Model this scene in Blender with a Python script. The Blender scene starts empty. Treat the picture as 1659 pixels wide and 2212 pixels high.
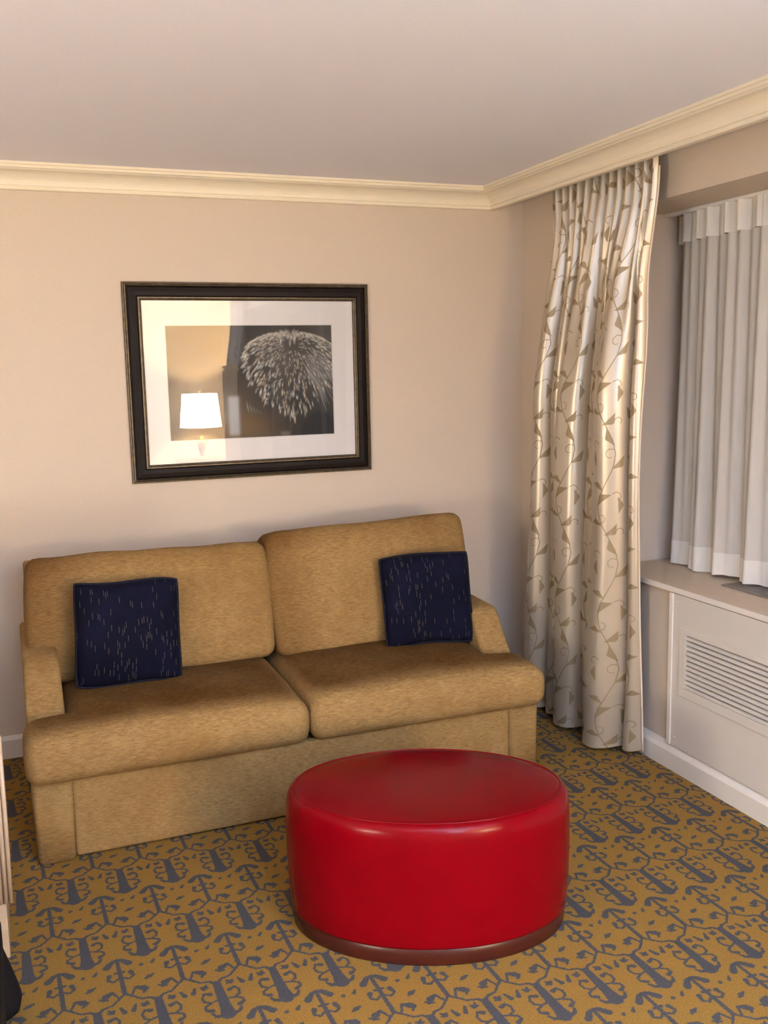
import bpy, bmesh, math, random
import numpy as np
from mathutils import Vector, Matrix, Euler

random.seed(7)
rng = np.random.default_rng(11)
S = bpy.context.scene
COL = S.collection
PI = math.pi

# ------------------------------------------------------------------ camera
W_PX, H_PX, F_PX = 1659.0, 2212.0, 2100.0
cam_d = bpy.data.cameras.new('camera')
cam_d.sensor_fit = 'VERTICAL'
cam_d.sensor_height = 24.0
cam_d.lens = 24.0 * F_PX / H_PX
cam_d.clip_start = 0.05
cam = bpy.data.objects.new('camera', cam_d)
COL.objects.link(cam)
xw = Vector((0.93062585, -0.36540328, -0.02039527))      # image right, in the room's axes
dw = Vector((-0.07268401, -0.12992117, -0.98885668))     # image down
fw = Vector((0.35868169, 0.921738, -0.14746697))         # line of sight
cam.matrix_world = Matrix(((xw.x, -dw.x, -fw.x, 0.0), (xw.y, -dw.y, -fw.y, 0.0),
                           (xw.z, -dw.z, -fw.z, 1.62), (0, 0, 0, 1)))
S.camera = cam

# ------------------------------------------------------------------ world, exposure
wd = bpy.data.worlds.new('night')
S.world = wd
wd.use_nodes = True
wd.node_tree.nodes['Background'].inputs[0].default_value = (0.02, 0.03, 0.06, 1)
wd.node_tree.nodes['Background'].inputs[1].default_value = 0.3
S.view_settings.view_transform = 'Standard'
S.view_settings.look = 'None'
S.view_settings.gamma = 1.0
S.view_settings.use_curve_mapping = False
S.view_settings.exposure = -0.10
S.cycles.max_bounces = 10
S.cycles.diffuse_bounces = 6
S.cycles.glossy_bounces = 4
S.cycles.transparent_max_bounces = 12
S.cycles.sample_clamp_indirect = 8.0

WARM = (1.0, 0.91, 0.78)
COOL = (0.38, 0.63, 1.0)
AMBER = (1.0, 0.88, 0.68)
POWER_A, POWER_B, POWER_C = 150.0, 105.0, 60.0      # far corner lamp, lamp behind the armchair, added fill floor lamp

# room, in metres: back wall y = D, window wall x = W
D, W, CEIL = 4.287, 2.42, 2.445
XL, YF = -2.55, -2.75
HDR = 2.252                    # room face of the board that carries the crown moulding over the curtains
RY, RZ0, RZ1, RXB = 3.53, 0.745, 2.235, 2.86     # window recess: side, sill, head, glass plane
RYF = -1.6

# ------------------------------------------------------------------ node helpers
class NT:
    def __init__(s, name):
        s.m = bpy.data.materials.new(name); s.m.use_nodes = True
        s.t = s.m.node_tree; s.t.nodes.clear()
        s.out = s.t.nodes.new('ShaderNodeOutputMaterial')
    def n(s, typ, **kw):
        nd = s.t.nodes.new(typ)
        for k, v in kw.items(): setattr(nd, k, v)
        return nd
    def put(s, sock, v):
        if isinstance(v, bpy.types.NodeSocket): s.t.links.new(v, sock)
        else: sock.default_value = v
    def ma(s, op, a, b=0.0, c=None, clamp=False):
        nd = s.n('ShaderNodeMath', operation=op, use_clamp=clamp)
        s.put(nd.inputs[0], a); s.put(nd.inputs[1], b)
        if c is not None: s.put(nd.inputs[2], c)
        return nd.outputs[0]
    def ve(s, op, a, b=(0, 0, 0), scale=None):
        nd = s.n('ShaderNodeVectorMath', operation=op)
        s.put(nd.inputs[0], a)
        if op != 'LENGTH' and op != 'SCALE': s.put(nd.inputs[1], b)
        if scale is not None: s.put(nd.inputs['Scale'], scale)
        return nd.outputs['Value'] if op in ('DOT_PRODUCT', 'LENGTH') else nd.outputs[0]
    def mix(s, f, a, b):
        nd = s.n('ShaderNodeMix', data_type='RGBA')
        s.put(nd.inputs[0], f); s.put(nd.inputs[6], a); s.put(nd.inputs[7], b)
        return nd.outputs[2]
    def noise(s, vec, scale, detail=2.0, rough=0.5):
        nd = s.n('ShaderNodeTexNoise')
        if vec is not None: s.put(nd.inputs['Vector'], vec)
        nd.inputs['Scale'].default_value = scale; nd.inputs['Detail'].default_value = detail
        nd.inputs['Roughness'].default_value = rough
        return nd.outputs[0], nd.outputs[1]
    def smooth(s, v, a, b):
        nd = s.n('ShaderNodeMapRange', interpolation_type='SMOOTHSTEP')
        s.put(nd.inputs[0], v); nd.inputs[1].default_value = a; nd.inputs[2].default_value = b
        return nd.outputs[0]
    def coord(s, which='Object'):
        return s.n('ShaderNodeTexCoord').outputs[which]
    def bump(s, hgt, strength=0.3, dist=0.002):
        nd = s.n('ShaderNodeBump'); s.put(nd.inputs['Height'], hgt)
        nd.inputs['Strength'].default_value = strength; nd.inputs['Distance'].default_value = dist
        return nd.outputs[0]
    def pbr(s, col, rough=0.6, bump=None, **kw):
        p = s.n('ShaderNodeBsdfPrincipled')
        s.put(p.inputs['Base Color'], col); s.put(p.inputs['Roughness'], rough)
        if bump is not None: s.put(p.inputs['Normal'], bump)
        for k, v in kw.items(): s.put(p.inputs[k.replace('_', ' ')], v)
        s.t.links.new(p.outputs[0], s.out.inputs[0])
        return p
    def segs(s, vec, segs):
        """signed distance to a set of tapered strokes (x0,y0,r0,x1,y1,r1) in the xy of vec"""
        cur = None
        for (x0, y0, r0, x1, y1, r1) in segs:
            bx, by = x1 - x0, y1 - y0
            L2 = bx * bx + by * by + 1e-12
            pa = s.ve('SUBTRACT', vec, (x0, y0, 0))
            hh = s.ma('MULTIPLY', s.ve('DOT_PRODUCT', pa, (bx / L2, by / L2, 0)), 1.0, clamp=True)
            q = s.ve('SCALE', (bx, by, 0), scale=hh)
            dd = s.ve('LENGTH', s.ve('SUBTRACT', pa, q))
            d2 = s.ma('SUBTRACT', dd, s.ma('MULTIPLY_ADD', hh, r1 - r0, r0))
            cur = d2 if cur is None else s.ma('MINIMUM', cur, d2)
        return cur

def c4(r, g, b): return (r, g, b, 1.0)

def plain(name, col, rough=0.5, nscale=0, namt=0.06, bstr=0.0, **kw):
    t = NT(name); col = c4(*col)
    if nscale:
        f, _ = t.noise(t.coord(), nscale, 3)
        cc = t.mix(f, tuple(c * (1 - namt * 2) for c in col[:3]) + (1,), tuple(min(1, c * (1 + namt * 2)) for c in col[:3]) + (1,))
        t.pbr(cc, rough, t.bump(f, bstr) if bstr else None, **kw)
    else:
        t.pbr(col, rough, **kw)
    return t.m

def stroke(*pts):
    """polyline of (x, y, r) -> segments"""
    return [(a[0], a[1], a[2], b[0], b[1], b[2]) for a, b in zip(pts, pts[1:])]
def mirrored(sg): return [(-a, b, c, -d, e, f) for a, b, c, d, e, f in sg]
def wrapped(sg, px, py):
    """repeat strokes that reach over the edge of the tile [-px/2,px/2] x [0,py]"""
    out = []
    for s in sg:
        for i in (-1, 0, 1):
            for j in (-1, 0, 1):
                x0, y0, r0, x1, y1, r1 = s
                x0 += i * px; x1 += i * px; y0 += j * py; y1 += j * py; m = max(r0, r1) + 0.002
                if max(x0, x1) + m > -px / 2 and min(x0, x1) - m < px / 2 and max(y0, y1) + m > 0 and min(y0, y1) - m < py:
                    k = (round(x0, 4), round(y0, 4), r0, round(x1, 4), round(y1, 4), r1)
                    if k not in out: out.append(k)
    return out

# ------------------------------------------------------------------ materials
def mat_wall():
    t = NT('wallcovering'); co = t.coord()
    f, _ = t.noise(co, 260, 2); g, _ = t.noise(co, 1.3, 2)
    col = t.mix(f, c4(0.510, 0.430, 0.345), c4(0.600, 0.510, 0.410))
    col = t.mix(t.ma('MULTIPLY', g, 0.10), col, c4(0.50, 0.44, 0.37))
    t.pbr(col, 0.75, t.bump(f, 0.12, 0.001)); return t.m
M_WALL = mat_wall()
M_CEIL = plain('ceiling_paint', (0.79, 0.79, 0.87), 0.9, 90, 0.02, 0.05)
M_TRIM = plain('cream_trim_paint', (0.76, 0.69, 0.55), 0.42)
M_BASE = plain('white_trim_paint', (0.70, 0.66, 0.60), 0.45)
M_UNIT = plain('white_metal_paint', (0.60, 0.56, 0.50), 0.45, 200, 0.02)
M_SILL = plain('beige_laminate', (0.55, 0.43, 0.30), 0.5, 60, 0.03)
M_DUCT_SHADE = plain('shadowed_duct', (0.05, 0.045, 0.04), 0.8)  # shade of the vents' depth put into the colour
M_GRILLE = plain('brown_grille_metal', (0.17, 0.14, 0.115), 0.5)
M_BLACK = plain('black_fabric', (0.006, 0.0045, 0.005), 0.9, 300, 0.2, 0.2, Specular_IOR_Level=0.1)
M_DARKWOOD = plain('dark_walnut', (0.035, 0.018, 0.010), 0.35, 30, 0.2)
M_PALEWOOD = plain('pale_satin_wood', (0.45, 0.33, 0.22), 0.3, 40, 0.08)
M_BRASS = plain('aged_brass', (0.55, 0.40, 0.20), 0.35, Metallic=1.0)
M_NIGHT = plain('night_glass', (0.01, 0.012, 0.02), 0.05)
M_WIN = plain('window_aluminium', (0.30, 0.28, 0.26), 0.4)
M_PLASTIC_BLACK = plain('black_plastic', (0.01, 0.01, 0.011), 0.4)
M_PLASTIC = plain('white_plastic', (0.8, 0.8, 0.78), 0.4)

def mat_carpet():
    t = NT('patterned_carpet')
    PX, PY = 0.1540, 0.3610
    co = t.coord()
    _, nz = t.noise(co, 170, 2)
    wob = t.ve('SCALE', t.ve('SUBTRACT', nz, (0.5, 0.5, 0.5)), scale=0.0075)
    p = t.ve('ADD', co, wob)
    rot = t.n('ShaderNodeVectorRotate', rotation_type='Z_AXIS')
    t.put(rot.inputs['Vector'], p); rot.inputs['Center'].default_value = (0.11, 2.612, 0)
    rot.inputs['Angle'].default_value = -0.026
    p = rot.outputs[0]
    q = t.ve('SUBTRACT', p, (0.11 - PX / 2 - 40 * PX, 2.612 - 40 * PY - 0.012, 0))
    q = t.ve('MULTIPLY', q, (1 / PX, 1 / PY, 0))
    q = t.ve('FRACTION', q)
    q = t.ve('SUBTRACT', t.ve('MULTIPLY', q, (PX, PY, 0)), (PX / 2, 0, 0))
    hx = PX / 2
    half = []
    half += stroke((0, .146, .0060), (.016, .163, .0036), (.040, .168, .0030), (hx, .206, .0036))     # bough
    half += stroke((.014, .010, .0070), (.030, .014, .0050), (.038, .028, .0034))                       # root
    half += stroke((hx, .367, .0045), (hx - .014, .360, .0075), (hx - .030, .340, .0100))               # umbrella leaf
    half += stroke((hx - .018, .196, .003), (hx - .030, .224, .0036), (hx - .048, .212, .0105))         # big leaf under the joint
    half += stroke((hx, .282, .0030), (hx - .020, .268, .0034), (hx - .034, .278, .0034))               # curl on the stem
    half += stroke((hx - .034, .278, .0034), (hx - .028, .298, .0072))
    half += stroke((.010, .078, .0030), (.030, .072, .0030), (.046, .082, .0031), (.049, .100, .0032), (.040, .116, .0036), (.026, .109, .0068))
    half += stroke((.030, .072, .0030), (.048, .062, .0032), (.050, .048, .0034), (.036, .040, .0066))
    half += stroke((.028, .150, .0030), (.036, .139, .0075)) + stroke((.026, .138, .0032), (.042, .146, .0032))     # blossom under the bough
    half += stroke((.058, .150, .0030), (.066, .128, .0066))
    half += [(0, .014, .0200, 0, .044, .0145), (0, .044, .0145, 0, .148, .0102)]
    half += stroke((hx, .206, .0062), (hx, .367, .0046))                                                # stem
    half += stroke((hx - .011, .305, .0045), (hx, .305, .0045))                                         # knot on the stem
    half = [h for h in wrapped(half, PX, PY) if max(h[0] + h[2], h[3] + h[5]) > 0]
    odd = []
    odd += stroke((.021, .200, .0062), (.0211, .201, .0062)) + stroke((.012, .206, .003), (.032, .196, .003))
    odd += stroke((-.030, .192, .0030), (-.020, .206, .0062))
    odd += stroke((.008, .262, .0025), (-.006, .256, .0075), (-.016, .250, .0030))
    odd += stroke((-.018, .318, .0055), (-.017, .319, .0055)) + stroke((.020, .330, .0022), (.012, .318, .0055))
    d = t.ma('MINIMUM', t.segs(t.ve('ABSOLUTE', q), half), t.segs(q, odd))
    mask = t.smooth(d, 0.0022, -0.0010)
    f, _ = t.noise(co, 230, 3, 0.8); f = t.smooth(f, 0.22, 0.78); g, _ = t.noise(co, 5, 2)
    base = t.mix(f, c4(0.138, 0.074, 0.014), c4(0.290, 0.160, 0.038))
    base = t.mix(t.ma('MULTIPLY', g, 0.35), base, c4(0.220, 0.116, 0.026))
    mot = t.mix(f, c4(0.036, 0.034, 0.038), c4(0.078, 0.074, 0.075))
    col = t.mix(mask, base, mot)
    t.pbr(col, 0.95, t.bump(f, 0.35, 0.003), Specular_IOR_Level=0.05)
    return t.m
M_CARPET = mat_carpet()

def mat_chenille():
    t = NT('tan_chenille'); co = t.coord()
    st = t.ve('MULTIPLY', co, (0.35, 1.0, 3.0))
    f, _ = t.noise(st, 120, 3, 0.8); f = t.smooth(f, 0.2, 0.8); g, _ = t.noise(co, 3.2, 3, 0.6); k, _ = t.noise(co, 14, 2)
    col = t.mix(f, c4(0.150, 0.082, 0.025), c4(0.360, 0.225, 0.092))
    col = t.mix(t.ma('MULTIPLY', t.smooth(g, 0.40, 0.72), 0.45), col, c4(0.165, 0.090, 0.028))
    col = t.mix(t.ma('MULTIPLY', t.smooth(k, 0.5, 0.8), 0.25), col, c4(0.36, 0.235, 0.105))
    wr = t.n('ShaderNodeVertexColor', layer_name='nap_shade')          # browner tone that paints the nap's shading onto the cushions
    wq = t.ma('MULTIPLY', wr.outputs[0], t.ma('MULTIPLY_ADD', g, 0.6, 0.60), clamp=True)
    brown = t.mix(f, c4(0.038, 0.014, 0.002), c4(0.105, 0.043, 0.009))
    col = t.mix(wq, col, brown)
    t.pbr(col, 0.95, t.bump(f, 0.45, 0.003), Sheen_Weight=0.03, Sheen_Roughness=0.45, Sheen_Tint=c4(0.9, 0.72, 0.45), Specular_IOR_Level=0.03)
    return t.m
M_SOFA = mat_chenille()

def mat_velvet():
    t = NT('navy_velvet'); uv = t.n('ShaderNodeUVMap').outputs[0]
    sep = t.n('ShaderNodeSeparateXYZ'); t.put(sep.inputs[0], uv)
    u, v = sep.outputs[0], sep.outputs[1]
    cu = t.ma('MULTIPLY', u, 58.0); iu = t.ma('FLOOR', cu); fu = t.ma('FRACT', cu)
    w1 = t.n('ShaderNodeTexWhiteNoise', noise_dimensions='1D'); t.put(w1.inputs['W'], iu)
    cv = t.ma('ADD', t.ma('MULTIPLY', v, 13.0), t.ma('MULTIPLY', w1.outputs[0], 7.0))
    iv = t.ma('FLOOR', cv); fv = t.ma('FRACT', cv)
    cmb = t.n('ShaderNodeCombineXYZ'); t.put(cmb.inputs[0], iu); t.put(cmb.inputs[1], iv)
    w2 = t.n('ShaderNodeTexWhiteNoise', noise_dimensions='2D'); t.put(w2.inputs['Vector'], cmb.outputs[0])
    on = t.ma('GREATER_THAN', w2.outputs[0], 0.86)
    line = t.ma('LESS_THAN', t.ma('ABSOLUTE', t.ma('SUBTRACT', fu, 0.5)), 0.13)
    run = t.ma('LESS_THAN', t.ma('ABSOLUTE', t.ma('SUBTRACT', fv, 0.5)), t.ma('MULTIPLY', w2.outputs[0], 0.42))
    dash = t.ma('MULTIPLY', t.ma('MULTIPLY', on, line), run)
    rib, _ = t.noise(t.ve('MULTIPLY', uv, (70, 4, 1)), 3.0, 3, 0.7)
    co = t.coord(); g, _ = t.noise(co, 7, 3)
    col = t.mix(rib, c4(0.0012, 0.0013, 0.0045), c4(0.0045, 0.0048, 0.015))
    col = t.mix(t.ma('MULTIPLY', t.smooth(g, 0.4, 0.7), 0.6), col, c4(0.005, 0.0055, 0.018))
    col = t.mix(t.ma('MULTIPLY', dash, 0.42), col, c4(0.17, 0.14, 0.10))
    t.pbr(col, 0.85, t.bump(rib, 0.3, 0.002), Sheen_Weight=0.01, Sheen_Roughness=0.35, Sheen_Tint=c4(0.35, 0.40, 0.8), Specular_IOR_Level=0.08)
    return t.m
M_VELVET = mat_velvet()
M_NAVYPIPE = plain('navy_piping', (0.004, 0.005, 0.014), 0.8, Specular_IOR_Level=0.2)

def mat_leather():
    t = NT('red_leather'); co = t.coord()
    f, _ = t.noise(co, 9, 4, 0.6); vo = t.n('ShaderNodeTexVoronoi', feature='DISTANCE_TO_EDGE')
    t.put(vo.inputs['Vector'], co); vo.inputs['Scale'].default_value = 260
    h, _ = t.noise(co, 380, 2)
    col = t.mix(f, c4(0.100, 0.0003, 0.002), c4(0.150, 0.0006, 0.003))
    t.pbr(col, t.ma('MULTIPLY_ADD', f, 0.06, 0.17), t.bump(t.ma('ADD', vo.outputs[0], t.ma('MULTIPLY', h, 0.4)), 0.10, 0.001),
          Specular_IOR_Level=0.09)
    return t.m
M_LEATHER = mat_leather()

def mat_plinth():
    t = NT('mahogany_plinth'); co = t.coord()
    f, _ = t.noise(t.ve('MULTIPLY', co, (1, 1, 12)), 12, 3)
    t.pbr(t.mix(f, c4(0.022, 0.004, 0.0025), c4(0.050, 0.010, 0.006)), 0.28, Specular_IOR_Level=0.25); return t.m
M_PLINTH = mat_plinth()

def mat_damask():
    t = NT('champagne_damask'); uv = t.n('ShaderNodeUVMap').outputs[0]
    PX, PY = 0.185, 0.50; SC = 1.12          # SC shrinks the repeat
    sep = t.n('ShaderNodeSeparateXYZ'); t.put(sep.inputs[0], uv)
    cu = t.ma('MULTIPLY_ADD', sep.outputs[0], SC / PX, 40.0)
    odd = t.ma('MODULO', t.ma('FLOOR', cu), 2.0)
    cv = t.ma('FRACT', t.ma('ADD', t.ma('MULTIPLY_ADD', sep.outputs[1], SC / PY, 20.0), t.ma('MULTIPLY', odd, 0.43)))
    cx_ = t.ma('MULTIPLY', t.ma('SUBTRACT', t.ma('FRACT', cu), 0.5), t.ma('MULTIPLY_ADD', odd, -2 * PX, PX))
    cmb = t.n('ShaderNodeCombineXYZ'); t.put(cmb.inputs[0], cx_); t.put(cmb.inputs[1], t.ma('MULTIPLY', cv, PY))
    q = cmb.outputs[0]
    st, lf = [], []
    def vine(x0, sgn, ph):
        pts = []
        for i in range(9):
            y = PY * i / 8
            pts.append((x0 + sgn * 0.045 * math.sin(2 * PI * y / PY + ph), y, 0.0020))
        return stroke(*pts)
    st += vine(0, 1, 0)
    def curl(x, y, r, a0, turn):
        pts = []
        for i in range(6):
            a = a0 + turn * i * 0.85; rr = r * (1 - 0.13 * i)
            pts.append((x + rr * math.cos(a), y + rr * math.sin(a), 0.0017 - 0.0001 * i))
        return stroke(*pts)
    for (x, y, r, a0, tn) in ((.020, .12, .032, .9, 1), (-.030, .335, .034, 3.6, 1), (.050, .43, .028, 2.6, -1), (-.058, .16, .026, .4, 1), (.062, .27, .026, 3.4, -1)):
        st += curl(x, y, r, a0, tn)
    def leaf(x, y, a, L, w, bend=0.35):
        x1, y1 = x + math.cos(a) * L * .5, y + math.sin(a) * L * .5
        x2, y2 = x1 + math.cos(a + bend) * L * .5, y1 + math.sin(a + bend) * L * .5
        return stroke((x, y, .002), (x1, y1, w), (x2, y2, .001))
    for (x, y, a, L, w, b) in ((.030, .06, .5, .085, .015, .6), (.040, .165, 2.3, .085, .015, -.6), (-.012, .255, .4, .080, .015, .7),
                               (-.046, .390, 1.0, .088, .016, -.7), (-.030, .300, 2.7, .066, .013, .6), (-.020, .46, 2.4, .070, .013, .6),
                               (-.050, .07, 1.9, .070, .013, -.6), (.055, .36, 1.3, .074, .013, .6)):
        lf += leaf(x, y, a, L, w, b)
    d = t.segs(q, wrapped(st, PX, PY)); e = t.segs(q, wrapped(lf, PX, PY))
    ms = t.smooth(d, 0.0012, -0.0008); ml = t.smooth(e, 0.0012, -0.0010)
    f, _ = t.noise(t.ve('MULTIPLY', uv, (1, 12, 1)), 60, 2)
    big, _ = t.noise(uv, 4, 2)
    base = t.mix(big, c4(0.41, 0.345, 0.255), c4(0.51, 0.445, 0.345))
    col = t.mix(t.ma('MULTIPLY', ml, 0.85), base, c4(0.205, 0.145, 0.066))
    col = t.mix(t.ma('MULTIPLY', ms, 0.90), col, c4(0.20, 0.145, 0.072))
    rough = t.ma('MULTIPLY_ADD', t.ma('MAXIMUM', ms, ml), 0.18, 0.33)
    t.pbr(col, rough, t.bump(f, 0.12, 0.001), Metallic=0.45, Specular_IOR_Level=0.6)
    return t.m
M_DAMASK = mat_damask()
M_LINING = plain('ivory_lining', (0.66, 0.56, 0.44), 0.7)

def mat_sheer(name, alpha, col):
    t = NT(name)
    tr = t.n('ShaderNodeBsdfTransparent'); df = t.n('ShaderNodeBsdfDiffuse'); tl = t.n('ShaderNodeBsdfTranslucent')
    w, _ = t.noise(t.ve('MULTIPLY', t.coord(), (1, 1, 0.05)), 140, 2)
    cc = t.mix(w, tuple(x * .93 for x in col) + (1,), c4(*col))
    t.put(df.inputs[0], cc); t.put(tl.inputs[0], cc)
    m1 = t.n('ShaderNodeMixShader'); m1.inputs[0].default_value = 0.22
    t.t.links.new(df.outputs[0], m1.inputs[1]); t.t.links.new(tl.outputs[0], m1.inputs[2])
    m2 = t.n('ShaderNodeMixShader'); m2.inputs[0].default_value = alpha
    t.t.links.new(tr.outputs[0], m2.inputs[1]); t.t.links.new(m1.outputs[0], m2.inputs[2])
    t.t.links.new(m2.outputs[0], t.out.inputs[0]); return t.m
M_SHEER = mat_sheer('sheer_voile', 0.86, (0.78, 0.74, 0.68))
M_SHEERHEM = mat_sheer('sheer_voile_doubled', 0.97, (0.88, 0.85, 0.80))

def mat_glass():
    t = NT('picture_glass')
    tr = t.n('ShaderNodeBsdfTransparent'); gl = t.n('ShaderNodeBsdfGlossy'); gl.inputs['Roughness'].default_value = 0.0
    fr = t.n('ShaderNodeFresnel'); fr.inputs[0].default_value = 1.5
    mx = t.n('ShaderNodeMixShader'); t.t.links.new(fr.outputs[0], mx.inputs[0])
    t.t.links.new(tr.outputs[0], mx.inputs[1]); t.t.links.new(gl.outputs[0], mx.inputs[2])
    t.t.links.new(mx.outputs[0], t.out.inputs[0]); return t.m
M_GLASS = mat_glass()

def mat_lightgold():
    t = NT('champagne_gilt'); f, _ = t.noise(t.coord(), 45, 3)
    t.pbr(t.mix(f, c4(0.045, 0.034, 0.022), c4(0.22, 0.175, 0.12)), 0.42, Metallic=0.75); return t.m
M_GILT = mat_lightgold()
M_FRAME = plain('espresso_frame', (0.0065, 0.0035, 0.0024), 0.5, 30, 0.3, Specular_IOR_Level=0.12)
M_MAT = plain('white_mat_board', (0.80, 0.77, 0.76), 0.8)
def mat_print():
    t = NT('firework_print')
    a = t.n('ShaderNodeVertexColor', layer_name='ink')
    t.pbr(a.outputs[0], 0.6); return t.m
M_PRINT = mat_print()
def mat_emit(name, col, power, base=(0.8, 0.75, 0.65)):
    t = NT(name)
    t.pbr(c4(*base), 0.7, Emission_Color=c4(*col), Emission_Strength=power); return t.m

# ------------------------------------------------------------------ mesh helpers
def link(name, bm, mat, parent=None, smooth=False, kind=None, label=None):
    me = bpy.data.meshes.new(name); bm.to_mesh(me); bm.free()
    if smooth:
        for p in me.polygons: p.use_smooth = True
    if mat: me.materials.append(mat)
    o = bpy.data.objects.new(name, me); COL.objects.link(o)
    if parent is not None: o.parent = parent
    if kind: o['kind'] = kind
    if label: o['label'] = label
    return o
def thing(name, label, cat, loc=(0, 0, 0), rot=(0, 0, 0), group=None):
    o = bpy.data.objects.new(name, None); COL.objects.link(o); o.empty_display_size = 0.1
    o.location = loc; o.rotation_euler = rot; o['label'] = label; o['category'] = cat
    if group: o['group'] = group
    return o
def tag(o, label, cat, group=None):
    o['label'] = label; o['category'] = cat
    if group: o['group'] = group
    return o
def box(bm, x0, x1, y0, y1, z0, z1, bev=0.0, seg=2):
    vs = [bm.verts.new(p) for p in ((x0, y0, z0), (x1, y0, z0), (x1, y1, z0), (x0, y1, z0), (x0, y0, z1), (x1, y0, z1), (x1, y1, z1), (x0, y1, z1))]
    fs = [bm.faces.new([vs[i] for i in f]) for f in ((3, 2, 1, 0), (4, 5, 6, 7), (0, 1, 5, 4), (1, 2, 6, 5), (2, 3, 7, 6), (3, 0, 4, 7))]
    if bev:
        es = list({e for f in fs for e in f.edges})
        bmesh.ops.bevel(bm, geom=es, offset=bev, segments=seg, profile=0.5, affect='EDGES')
    return bm
def boxo(name, dims, mat, parent=None, bev=0.0, seg=2, kind=None, smooth=False):
    bm = bmesh.new(); box(bm, *dims, bev=bev, seg=seg); return link(name, bm, mat, parent, smooth, kind)
def tube(bm, pts, r, n=8, closed=False):
    pts = [Vector(p) for p in pts]; rings = []
    N = len(pts)
    for i, p in enumerate(pts):
        a = pts[(i - 1) % N] if (closed or i > 0) else p; b = pts[(i + 1) % N] if (closed or i < N - 1) else p
        t = (b - a).normalized(); u = t.orthogonal().normalized()
        if i and rings:
            u = (pu - t * pu.dot(t)).normalized()
        pu = u; v = t.cross(u); rr = r[i] if isinstance(r, (list, tuple)) else r
        rings.append([bm.verts.new(p + (u * math.cos(2 * PI * k / n) + v * math.sin(2 * PI * k / n)) * rr) for k in range(n)])
    for i in range(N if closed else N - 1):
        A, B = rings[i], rings[(i + 1) % N]; off = 0
        if closed and i == N - 1:
            off = min(range(n), key=lambda s: (A[0].co - B[s].co).length)
        for k in range(n):
            bm.faces.new((A[k], A[(k + 1) % n], B[(k + 1 + off) % n], B[(k + off) % n]))
    if not closed:
        bm.faces.new(rings[0][::-1]); bm.faces.new(rings[-1])
    return bm
def lathe(bm, prof, n=40, sx=1.0, sy=1.0, cx=0, cy=0, cap0=True, cap1=True, off=None):
    """prof: (r, z); with off=(a,b) the section is the ellipse (a+r, b+r)"""
    rings = []
    for (r, z) in prof:
        rg = []
        for k in range(n):
            a = 2 * PI * k / n
            x, y = ((off[0] + r) * math.cos(a), (off[1] + r) * math.sin(a)) if off else (r * sx * math.cos(a), r * sy * math.sin(a))
            rg.append(bm.verts.new((cx + x, cy + y, z)))
        rings.append(rg)
    for A, B in zip(rings, rings[1:]):
        for k in range(n): bm.faces.new((A[k], A[(k + 1) % n], B[(k + 1) % n], B[k]))
    if cap0: bm.faces.new(rings[0][::-1])
    if cap1: bm.faces.new(rings[-1])
    return bm
def extrude_poly(bm, pts, axis, a0, a1):
    """pts in the two other axes (in x,y,z order)"""
    def P(p, a): return {'x': (a, p[0], p[1]), 'y': (p[0], a, p[1]), 'z': (p[0], p[1], a)}[axis]
    A = [bm.verts.new(P(p, a0)) for p in pts]; B = [bm.verts.new(P(p, a1)) for p in pts]
    bm.faces.new(A); bm.faces.new(B[::-1]); n = len(pts)
    for i in range(n): bm.faces.new((A[i], B[i], B[(i + 1) % n], A[(i + 1) % n]))
    bmesh.ops.recalc_face_normals(bm, faces=bm.faces[:]); return bm
def gridcut(bm, axis, vals):
    no = {'x': (1, 0, 0), 'y': (0, 1, 0), 'z': (0, 0, 1)}[axis]; i = 'xyz'.index(axis)
    for v in vals:
        co = [0, 0, 0]; co[i] = v
        bmesh.ops.bisect_plane(bm, geom=bm.verts[:] + bm.edges[:] + bm.faces[:], dist=1e-5, plane_co=co, plane_no=no)
def lumpy(x, y, z, s=1.0):
    return (math.sin(5.1 * x * s + 1.3 + 2.1 * z) * math.sin(4.3 * y * s + 0.7 + 1.7 * x) + 0.6 * math.sin(11 * x * s + 3 * z + 2) * math.sin(9 * y * s + 4 * z + 1)) * 0.5
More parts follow.
